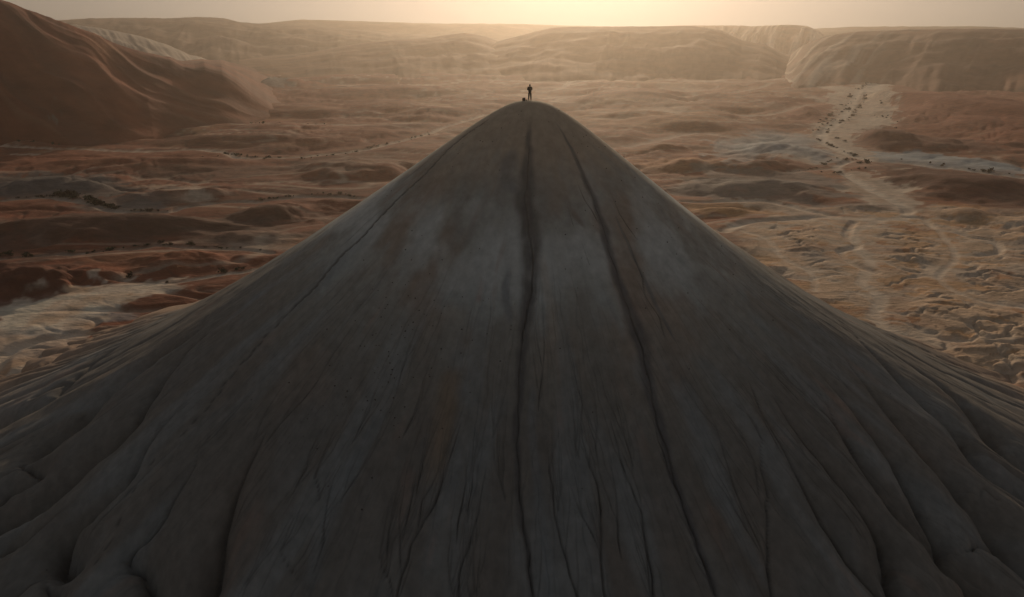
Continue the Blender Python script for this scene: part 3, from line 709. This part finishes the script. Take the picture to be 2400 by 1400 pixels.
ridge('middle_hill', [(560,140),(700,128),(800,110),(870,98),(1000,90),(1050,82),(1090,77),(1130,84),(1170,96),(1230,118),(1300,135),(1400,150)], 1300, 420, 250, 22, (0.23, 0.105, 0.048), spur=.03, nspur=6, cant=-.8)
def canyon(c, U, T, ns):
    return mixc(c, PALE, sst(.35, .8, ns) * sst(1680, 1740, U) * .7 * (T < 1.02))
ridge('canyon_rim', [(1500,66),(1600,60),(1740,60),(1760,62),(1850,58),(1890,61),(1920,73),(1940,92),(1960,125),(1975,150)], 1800, 450, 150, 31, TAN, spur=.09, nspur=22, cant=.9, colfn=canyon, cols=300)
ridge('centre_mesa', [(1060,140),(1110,118),(1170,96),(1230,81),(1290,66),(1330,63),(1500,62),(1620,61),(1690,71),(1740,96),(1790,103),(1840,131),(1900,146),(1960,168),(2010,186)], 1250, 370, 300, 36, (0.23, 0.105, 0.048), spur=.03, nspur=5, cant=.8)
def right_flutes(c, U, T, ns):
    return mixc(c, PALE, sst(.45, .85, ns) * (1 - sst(2000, 2110, U)) * .8 * (T < 1.02))
ridge('right_mesa', [(1800,180),(1830,160),(1850,140),(1880,110),(1905,96),(1935,85),(2000,75),(2130,70),(2250,68),(2400,69),(2700,74),(3600,80)], 1180, 370, 400, 43, (0.23, 0.105, 0.056), spur=.035, nspur=9, cant=1.6, colfn=right_flutes)
def orange(c, U, T, ns):
    c = mixc(c, (0.42, 0.17, 0.075), np.exp(-((U - 245) / 45) ** 2 - ((T - .82) / .16) ** 2) * .8)
    c = mixc(c, DRUST, sst(-.2, .3, fbm(U / 120 + 3 * T, T * 2, 3, 77)) * .6)
    c = mixc(c, GREY, sst(.62, .9, fbm(U / 40, T * 5, 3, 5) + .7 * np.exp(-((U - 85) / 45) ** 2 - ((T - .22) / .13) ** 2)) * .8)
    return c
ridge('red_hill', [(-900,-260),(-500,-150),(-200,-62),(-40,-18),(0,-3),(40,13),(85,30),(130,46),(190,68),(235,84),(265,101),(330,123),(400,141),(430,156),(455,161),(480,158),(520,167),(555,188),(590,216),(630,244),(670,272),(720,300)], 520, 112, 260, 52, (0.235, 0.070, 0.031), spur=.06, nspur=3.0, cant=-2.6, octs=2, lump=.22, bays=0, colfn=orange, cols=520, rows=190, jag=.35)

# ================================================================== SHRUBS
def leaf_clump(seed, n, sx, sy, sz):
    rs = np.random.default_rng(seed); v = []; f = []
    for b in range(5):                                             # stems
        a = rs.uniform(0, 6.28); e = np.array([math.cos(a) * sx * .5, math.sin(a) * sy * .5, sz * .7]); k = len(v)
        v += [(-.03, 0, -.25), (.03, 0, -.25), (0, .04, -.25), tuple(e)]; f += [(k, k+1, k+3), (k+1, k+2, k+3), (k+2, k, k+3)]
    lobes = rs.normal(0, .45, (5, 3)) * (sx, sy, sz * .4) + (0, 0, sz * .5)
    for i in range(n):
        c = lobes[rs.integers(5)] + rs.normal(0, .26, 3) * (sx, sy, sz)
        c[2] = max(c[2], .02); d1 = rs.normal(0, 1, 3); d1 /= np.linalg.norm(d1); d2 = np.cross(d1, rs.normal(0, 1, 3)); d2 /= np.linalg.norm(d2) + 1e-6
        s = rs.uniform(.10, .2); k = len(v)
        v += [tuple(c - d1 * s), tuple(c + d2 * s * .6), tuple(c + d1 * s), tuple(c - d2 * s * .6)]; f.append((k, k+1, k+2, k+3))
    me = bpy.data.meshes.new('shrub'); me.from_pydata(v, [], f); me.update(); return me
def plant_mat(name, c1, c2):
    m, nt, b = material(name, .85, .1)
    n = nt.nodes.new('ShaderNodeTexNoise'); n.inputs['Scale'].default_value = 3
    r = nt.nodes.new('ShaderNodeValToRGB'); r.color_ramp.elements[0].position = .35; r.color_ramp.elements[1].position = .65
    r.color_ramp.elements[0].color = (*c1, 1); r.color_ramp.elements[1].color = (*c2, 1)
    nt.links.new(n.outputs['Fac'], r.inputs[0]); nt.links.new(r.outputs[0], b.inputs['Base Color']); return m
M_SH1 = plant_mat('olive_foliage', (0.035, 0.035, 0.018), (0.07, 0.068, 0.035))
M_SH2 = plant_mat('dry_brown_foliage', (0.035, 0.022, 0.014), (0.075, 0.045, 0.026))
CLUMPS = []
for k in range(8):
    me = leaf_clump(k, 90, .55 + .1 * (k % 3), .5, .45 + .06 * (k % 4)); me.materials.append(M_SH2 if k % 3 == 0 else M_SH1); CLUMPS.append(me)

def ground_hit(px, py):
    dx, dy, dz = ray(px, py)
    z = np.zeros_like(dx)
    for _ in range(10):
        t = (z - CZ) / dz; z = .5 * z + .5 * plain(dx * t, dy * t)
    t = (z - CZ) / dz
    return dx * t, dy * t, plain(dx * t, dy * t)

SHRUBS = [  # traced line, count, jitter in px, size in px, group, label
 ([(25,328),(60,331),(100,335),(150,341)], 9, 2, 6, 'shrubs on the upper left flat', 'small dark shrub at the foot of the big red hill, left edge'),
 ([(540,283),(570,290),(640,288),(700,291),(800,292)], 12, 1.5, 5, 'shrubs along the thin pale wash', 'tiny dark shrub beside the thin pale wash below the red hill'),
 ([(455,371),(505,368),(530,360)], 8, 2, 5.5, 'shrubs at the western bend', 'small dark shrub on the dark bank just left of the pale bend'),
 ([(530,361),(570,365),(620,371),(655,370)], 20, 3, 6.5, 'shrubs in the pale bend', 'dark shrub in the row under the pale bend left of the cone hill'),
 ([(700,374),(760,366),(830,357),(870,345),(940,330),(985,320),(1010,313),(1042,297)], 30, 3, 6, 'shrubs climbing towards the cone hill', 'dark shrub in the diagonal row leading up to the cone hill'),
 ([(35,464),(75,463),(110,461),(125,460)], 10, 2, 8, 'shrubs left of the thicket', 'dark rounded shrub in the short row at the left edge, before the thicket'),
 ([(130,458),(165,458),(200,468),(235,478),(275,490)], 34, 5, 16, 'shrubs of the dense thicket', 'big dark shrub in the dense thicket on the left'),
 ([(300,492),(330,494),(360,494),(392,494)], 14, 3, 8, 'shrubs right of the thicket', 'dark shrub in the loose row trailing off right of the thicket'),
 ([(605,472),(630,467),(680,461),(720,454),(780,455),(830,460)], 24, 3, 7.5, 'shrubs beside the cone hill', 'dark shrub in the middle row that meets the cone hill'),
 ([(0,598),(30,597),(60,599),(95,597)], 12, 4, 13, 'shrubs at the lower left edge', 'big dark shrub at the left end of the lower row'),
 ([(165,592),(210,592),(270,584),(320,578),(345,577)], 12, 3, 9, 'shrubs of the lower row', 'dark shrub in the middle of the lower row on the left'),
 ([(372,573),(410,573),(435,572),(500,580),(560,583),(620,587)], 13, 3, 9, 'shrubs at the right of the lower row', 'dark shrub near the right end of the lower row'),
 ([(525,637),(540,635),(555,632),(570,628)], 6, 2, 11, 'shrubs where the pale line meets the hill', 'dark shrub beside the pale line at the skirt of the cone hill'),
 ([(2032,188),(2035,198),(2018,206),(2002,215),(1992,228)], 16, 5, 4.6, 'shrubs at the head of the dry river', 'small olive shrub at the upper end of the pale river bed'),
 ([(1992,228),(1988,242),(1984,252),(1970,262),(1950,275),(1925,292),(1910,303)], 40, 11, 5.5, 'shrubs on the left of the river bed', 'olive shrub scattered on the left half of the pale river bed'),
 ([(2030,222),(2022,240),(2010,258),(1998,272),(1975,285),(1950,295),(1938,305)], 32, 3, 6, 'shrubs lining the river channel', 'olive shrub in the line along the right side of the river channel'),
 ([(2052,240),(2070,238),(2050,262),(2042,272),(2080,275),(2100,280),(2100,302)], 15, 5, 4.5, 'shrubs on the right bank', 'tiny shrub on the right bank of the pale river bed'),
 ([(1908,322),(1930,333),(1950,343),(1975,354),(1990,362)], 18, 2, 7, 'shrubs on the dark bank below the river bed', 'dark brown shrub on the slanting bank below the pale river bed'),
 ([(1935,313),(1950,312),(1970,328),(1985,331)], 6, 3, 6, 'shrubs at the lower end of the river bed', 'small shrub on the pale gravel at the lower end of the river bed'),
 ([(1990,358),(2005,365),(2000,376),(1985,372)], 12, 5, 6, 'shrubs at the river junction', 'dark shrub crowded at the junction of the dry rivers'),
 ([(1850,403),(1880,400),(1912,394),(1930,385),(1960,370)], 16, 2, 5.5, 'shrubs on the left branch', 'small dark shrub along the thin left branch of the dry river'),
 ([(1928,403),(1952,405),(1968,405),(1990,400),(2030,394)], 9, 2, 7, 'shrubs under the junction', 'dark shrub in the row just under the river junction'),
 ([(2070,370),(2130,378),(2210,388),(2280,398),(2330,403),(2385,412)], 13, 3, 6.5, 'shrubs under the blue-grey bank', 'dark shrub along the foot of the blue-grey bank at the right'),
 ([(2130,183),(2200,190),(2250,192),(2340,188)], 6, 3, 5, 'shrubs at the foot of the right mesa', 'tiny shrub at the foot of the right mesa'),
]
SINGLES = [(305,650,20,'large dark shrub alone above the pale clay flat at lower left'), (2035,383,15,'largest round dark tree just right of the river junction'), (2014,383,13,'second round dark tree right of the river junction'),
           (378,570,17,'big round shrub at the left bend of the lower row'), (167,590,13,'round dark shrub standing alone in the lower row'), (2343,186,9,'lone dark tree at the foot of the far right mesa'), (1993,228,11,'biggest olive shrub in the upper river bed'), (2310,403,12,'round tree below the blue-grey bank at right'), (392,662,8,'small shrub on the pale strip left of the hill skirt')]
jobs = []
for line, n, jit, size, group, label in SHRUBS:
    a = np.array(line, float); L_ = np.concatenate([[0], np.cumsum(np.hypot(*np.diff(a, axis=0).T))])
    first = len(jobs)
    for q in sorted(random.random() * L_[-1] for _ in range(n)):
        jobs.append((np.interp(q, L_, a[:, 0]) + random.gauss(0, jit), np.interp(q, L_, a[:, 1]) + random.gauss(0, jit * .4), size * random.choice((.45, .6, .75, .9, 1.05, 1.3)), label, group))
    k = range(first, len(jobs)); lm = min(k, key=lambda i: jobs[i][0]); rm = max(k, key=lambda i: jobs[i][0])
    bg_ = max((i for i in k if i not in (lm, rm)), key=lambda i: jobs[i][2])
    base_label = label.replace('big dark', 'dark').replace('biggest', 'big').replace('largest', 'large')
    plain_label = base_label.replace('small ', '').replace('tiny ', '').replace('big ', '').replace('large ', '')
    for i in k:                                        # say where in its row it stands and how big it is
        f_ = (jobs[i][0] - jobs[lm][0]) / (jobs[rm][0] - jobs[lm][0] + 1e-6); q_ = jobs[i][2] / size
        jobs[i] = jobs[i][:3] + (('left-end ' if f_ < .33 else 'middle ' if f_ < .67 else 'right-end ') + ('tiny ' if q_ < .7 else 'small ' if q_ < 1 else 'larger ') + plain_label, group)
    for i, pre in ((lm, 'leftmost '), (rm, 'rightmost '), (bg_, 'largest ')):
        jobs[i] = jobs[i][:3] + (pre + plain_label, group)
    jobs[bg_] = jobs[bg_][:2] + (jobs[bg_][2] * 1.3,) + jobs[bg_][3:]
jobs += [(a, b, c, d, None) for a, b, c, d in SINGLES]
jx, jy, jz = ground_hit(np.array([j[0] for j in jobs], float), np.array([j[1] for j in jobs], float))
for (px, py, size_px, label, group), x, y, z in zip(jobs, jx, jy, jz):
    s = size_px / F * math.hypot(x, y) / 1.25 * random.uniform(.75, 1.2)
    o = bpy.data.objects.new('shrub', random.choice(CLUMPS)); COL.objects.link(o)
    o.location = (x, y, z); o.scale = (s * random.uniform(.9, 1.35), s, s * random.uniform(.7, 1.0)); o.rotation_euler = (0, 0, random.uniform(0, 6.28))
    o['label'] = label; o['category'] = 'shrub'
    if group: o['group'] = group

# ================================================================== STONES ON THE HILL
m_st, nt_, b_ = material('dark_stone', .9); b_.inputs['Base Color'].default_value = (.07, .05, .04, 1)
v = []; f = []
for k in range(260):
    a = rng.uniform(-1.3, 1.3); r = abs(rng.normal(0, 22)) + 3
    if k > 120: a = rng.normal(-.45, .12); r = rng.normal(27, 4)
    x, y = HX + r * math.sin(a), HY - r * math.cos(a); z = hill_z(x, y); s = rng.uniform(.025, .085)
    b0 = len(v); q = rng.uniform(.7, 1.3, 6) * s
    v += [(x+q[0], y, z), (x, y+q[1], z), (x-q[2], y, z), (x, y-q[3], z), (x, y, z+q[4]), (x, y, z-q[5])]
    f += [tuple(b0 + i for i in t) for t in ((0,1,4),(1,2,4),(2,3,4),(3,0,4),(1,0,5),(2,1,5),(3,2,5),(0,3,5))]
me = bpy.data.meshes.new('scattered_stones'); me.from_pydata(v, [], f); me.materials.append(m_st)
o = bpy.data.objects.new('scattered_stones', me); COL.objects.link(o); o['kind'] = 'stuff'
o['label'] = 'small dark stones scattered over the cone hill'; o['category'] = 'stones'

# ================================================================== PERSON AND BAG
def cloth(name, col, rough=.9):
    m, nt, b = material(name, rough, .1)
    n = nt.nodes.new('ShaderNodeTexNoise'); n.inputs['Scale'].default_value = 60
    r = nt.nodes.new('ShaderNodeMixRGB'); r.blend_type = 'MULTIPLY'; r.inputs[0].default_value = .5
    r.inputs[1].default_value = (*col, 1); nt.links.new(n.outputs['Fac'], r.inputs[2]); nt.links.new(r.outputs[0], b.inputs['Base Color']); return m
M_SKIN = cloth('skin', (.33, .19, .13), .6); M_JKT = cloth('jacket_fabric', (.022, .018, .016)); M_TRS = cloth('trouser_fabric', (.016, .013, .013)); M_BOOT = cloth('boot_leather', (.015, .011, .009)); M_HAIR = cloth('hair', (.012, .009, .007)); M_BAG = cloth('bag_fabric', (.018, .013, .012))
def skin_obj(name, chains, mat, parent, loc=(0, 0, 0), subd=2):
    """chains: lists of (x, y, z, rx[, ry]); points shared by position are welded; first point is the root"""
    idx = {}; vs = []; rad = []; ed = []
    for ch in chains:
        prev = None
        for p in ch:
            key = tuple(round(c, 4) for c in p[:3])
            if key not in idx:
                idx[key] = len(vs); vs.append(p[:3]); rad.append((p[3], p[4] if len(p) > 4 else p[3]))
            i = idx[key]
            if prev is not None and (prev, i) not in ed: ed.append((prev, i))
            prev = i
    me = bpy.data.meshes.new(name); me.from_pydata(vs, ed, []); ob = bpy.data.objects.new(name, me); COL.objects.link(ob)
    ob.modifiers.new('s', 'SKIN'); sv = me.skin_vertices[0].data
    for i, r in enumerate(rad): sv[i].radius = r; sv[i].use_root = (i == 0)
    sm = ob.modifiers.new('d', 'SUBSURF'); sm.levels = subd; sm.render_levels = subd
    bpy.context.view_layer.update()
    dg = bpy.context.evaluated_depsgraph_get(); m2 = bpy.data.meshes.new_from_object(ob.evaluated_get(dg))
    m2.name = name; ob.modifiers.clear(); ob.data = m2; m2.materials.append(mat)
    for p in m2.polygons: p.use_smooth = True
    if parent: ob.parent = parent
    ob.location = loc
    return ob

px_, py_ = HX + .03, HY + .05
person = bpy.data.objects.new('person', None); COL.objects.link(person)
person.location = (px_, py_, hill_z(px_, py_) - .01); person.rotation_euler = (0, 0, R(-6)); person.scale = (.93, .93, .93); person.empty_display_size = .3
person['label'] = 'person in dark hooded jacket standing on top of the cone hill, facing away'; person['category'] = 'person'
# faces +Y (towards the sun), forearms raised in front of the chest, head bent slightly
def arm(s):
    out = -.03 if s > 0 else .02
    return [(0, 0, 1.42, .12, .10), (s * .19, 0, 1.43, .062), (s * (.245 + out), .01, 1.16, .047), (s * (.20 + out), .20, 1.11, .036), (s * .10, .31, 1.19, .030), (s * .07, .36, 1.22, .036, .02)]
def fingers(s):
    root = (s * .07, .36, 1.22, .036, .02); out = []
    for k, (L, dx) in enumerate(((.052, .034), (.060, .012), (.056, -.010), (.044, -.030))):
        out.append([root, (s * .07 + dx * s, .40, 1.235, .009), (s * .07 + dx * s - s * .012, .40 + L * .6, 1.25, .0085), (s * .07 + dx * s - s * .03, .40 + L, 1.235, .007)])
    out.append([root, (s * .035, .375, 1.25, .0105), (s * .012, .40, 1.262, .009)])
    return out
leg = lambda s: [(0, 0, .96, .155, .11), (s * .095, 0, .90, .088), (s * .112, .02, .50, .058), (s * .125, -.02, .12, .042), (s * .125, -.02, .06, .045, .04), (s * .15, .10, .04, .04, .03), (s * .155, .17, .03, .03, .02)]
body = skin_obj('body', [[(0, 0, .96, .155, .11), (0, 0, 1.12, .135, .095), (0, 0, 1.30, .15, .105), (0, 0, 1.42, .12, .10), (0, .01, 1.50, .058), (0, .03, 1.56, .062), (0, .045, 1.63, .078, .088), (0, .05, 1.69, .074, .085), (0, .045, 1.735, .045, .05)],
    [(0, .045, 1.63, .078, .088), (0, .135, 1.615, .014)], [(0, .045, 1.63, .078, .088), (.082, .04, 1.63, .014)], [(0, .045, 1.63, .078, .088), (-.082, .04, 1.63, .014)],
    leg(1), leg(-1), arm(1), arm(-1)] + fingers(1) + fingers(-1), M_SKIN, person)
skin_obj('jacket', [[(0, 0, .84, .205, .15), (0, 0, 1.0, .20, .15), (0, 0, 1.14, .20, .145), (0, 0, 1.30, .215, .15), (0, 0, 1.42, .17, .135), (0, .005, 1.50, .085, .08)],
    [(0, 0, 1.42, .17, .135), (.195, 0, 1.42, .085), (.225, .01, 1.16, .068), (.175, .20, 1.11, .054), (.11, .30, 1.18, .044)],
    [(0, 0, 1.42, .17, .135), (-.195, 0, 1.42, .085), (-.275, .01, 1.16, .070), (-.225, .20, 1.11, .054), (-.12, .30, 1.18, .044)]], M_JKT, person)
tl_ = lambda s: [(0, 0, .93, .165, .12), (s * .095, 0, .86, .125), (s * .112, .02, .50, .098), (s * .125, -.018, .14, .078), (s * .125, -.018, .10, .076)]
skin_obj('trousers', [[(0, 0, .93, .165, .12), (0, 0, 1.0, .155, .115)], tl_(1), tl_(-1)], M_TRS, person)
skin_obj('hood', [[(0, .005, 1.50, .095, .09), (0, .02, 1.60, .100, .100), (0, .03, 1.69, .094, .098), (0, .025, 1.76, .06, .065)]], M_JKT, person)
for s in (1, -1):
    skin_obj('boot', [[(s * .125, -.045, .035, .045, .038), (s * .15, .10, .04, .05, .036), (s * .158, .19, .035, .04, .028)], [(s * .125, -.045, .035, .045, .038), (s * .125, -.02, .14, .054)]], M_BOOT, person)
# eyes and mouth on the head (turned away)
import bmesh
def bm_obj(name, build, mat, parent, loc=(0, 0, 0), bev=0):
    bm = bmesh.new(); build(bm)
    if bev: bmesh.ops.bevel(bm, geom=bm.edges[:], offset=bev, segments=3, affect='EDGES', profile=.6)
    me = bpy.data.meshes.new(name); bm.to_mesh(me); bm.free(); me.materials.append(mat)
    for p in me.polygons: p.use_smooth = True
    o = bpy.data.objects.new(name, me); COL.objects.link(o); o.parent = parent; o.location = loc; return o
from mathutils import Matrix, Vector
M_EYE = cloth('eye', (.7, .68, .65), .3)
for s in (1, -1):
    bm_obj('eye', lambda bm: bmesh.ops.create_uvsphere(bm, u_segments=10, v_segments=8, radius=.012), M_EYE, person, (s * .03, .122, 1.652))
bm_obj('mouth', lambda bm: bmesh.ops.create_cube(bm, size=1, matrix=Matrix.Diagonal((.045, .008, .012, 1))), cloth('lips', (.3, .12, .1)), person, (0, .126, 1.575), .003)

bx_, by_ = HX - .585, HY - .02
bag = bpy.data.objects.new('backpack', None); COL.objects.link(bag)
bag.location = (bx_, by_, hill_z(bx_, by_) - .02); bag.rotation_euler = (R(4), R(-6), R(20)); bag.empty_display_size = .2
bag['label'] = 'small dark backpack set down on the hilltop left of the person'; bag['category'] = 'backpack'
def bag_body(bm):
    bmesh.ops.create_cube(bm, size=1, matrix=Matrix.Translation((0, 0, .15)) @ Matrix.Diagonal((.34, .22, .30, 1)))
    for v_ in bm.verts:
        if v_.co.z > .2: v_.co.x *= .78; v_.co.y *= .72; v_.co.x += .02
bm_obj('bag_body', bag_body, M_BAG, bag, bev=.05)
bm_obj('front_pocket', lambda bm: bmesh.ops.create_cube(bm, size=1, matrix=Matrix.Diagonal((.22, .07, .15, 1))), M_BAG, bag, (0, -.12, .11), .025)
bm_obj('top_flap', lambda bm: bmesh.ops.create_cube(bm, size=1, matrix=Matrix.Diagonal((.27, .18, .05, 1))), M_BAG, bag, (.02, 0, .295), .02)
for s in (1, -1):
    skin_obj('shoulder_strap', [[(s * .08, .10, .27, .018, .008), (s * .10, .17, .22, .018, .008), (s * .11, .18, .12, .018, .008), (s * .10, .11, .05, .016, .008)]], M_BAG, bag, subd=1)
cx_, cy_ = HX - .30, HY - .02
pouch = bpy.data.objects.new('camera_pouch', None); COL.objects.link(pouch); pouch.empty_display_size = .1
pouch.location = (cx_, cy_, hill_z(cx_, cy_) - .01); pouch['label'] = 'small dark pouch lying between the backpack and the person'; pouch['category'] = 'pouch'
def pouch_body(bm):
    bmesh.ops.create_cube(bm, size=1, matrix=Matrix.Translation((0, 0, .045)) @ Matrix.Diagonal((.17, .12, .09, 1)))
bm_obj('pouch_body', pouch_body, M_BAG, pouch, bev=.02)
bm_obj('pouch_lid', lambda bm: bmesh.ops.create_cube(bm, size=1, matrix=Matrix.Diagonal((.175, .125, .025, 1))), M_BAG, pouch, (0, 0, .088), .01)

# ================================================================== HAZE
m = bpy.data.materials.new('dust_haze'); m.use_nodes = True; nt = m.node_tree
nt.nodes.remove(nt.nodes['Principled BSDF'])
pv = nt.nodes.new('ShaderNodeVolumePrincipled')
pv.inputs['Color'].default_value = (.97, .86, .74, 1)
pv.inputs['Density'].default_value = 0.00022
pv.inputs['Anisotropy'].default_value = 0.72
nt.links.new(pv.outputs[0], nt.nodes['Material Output'].inputs['Volume'])
zmin = min(float(GZ.min()), float(Z.min()), -8) - 45
bm = bmesh.new(); bmesh.ops.create_cube(bm, size=1)
zt = 165.0
for v_ in bm.verts:
    v_.co = Vector((2700 * (1 if v_.co.x > 0 else -1), 2700 if v_.co.y > 0 else -2700, zt if v_.co.z > 0 else zmin))
me = bpy.data.meshes.new('haze'); bm.to_mesh(me); bm.free(); me.materials.append(m)
o = bpy.data.objects.new('haze', me); COL.objects.link(o); o['kind'] = 'stuff'; o['label'] = 'pale dusty air over the whole desert'
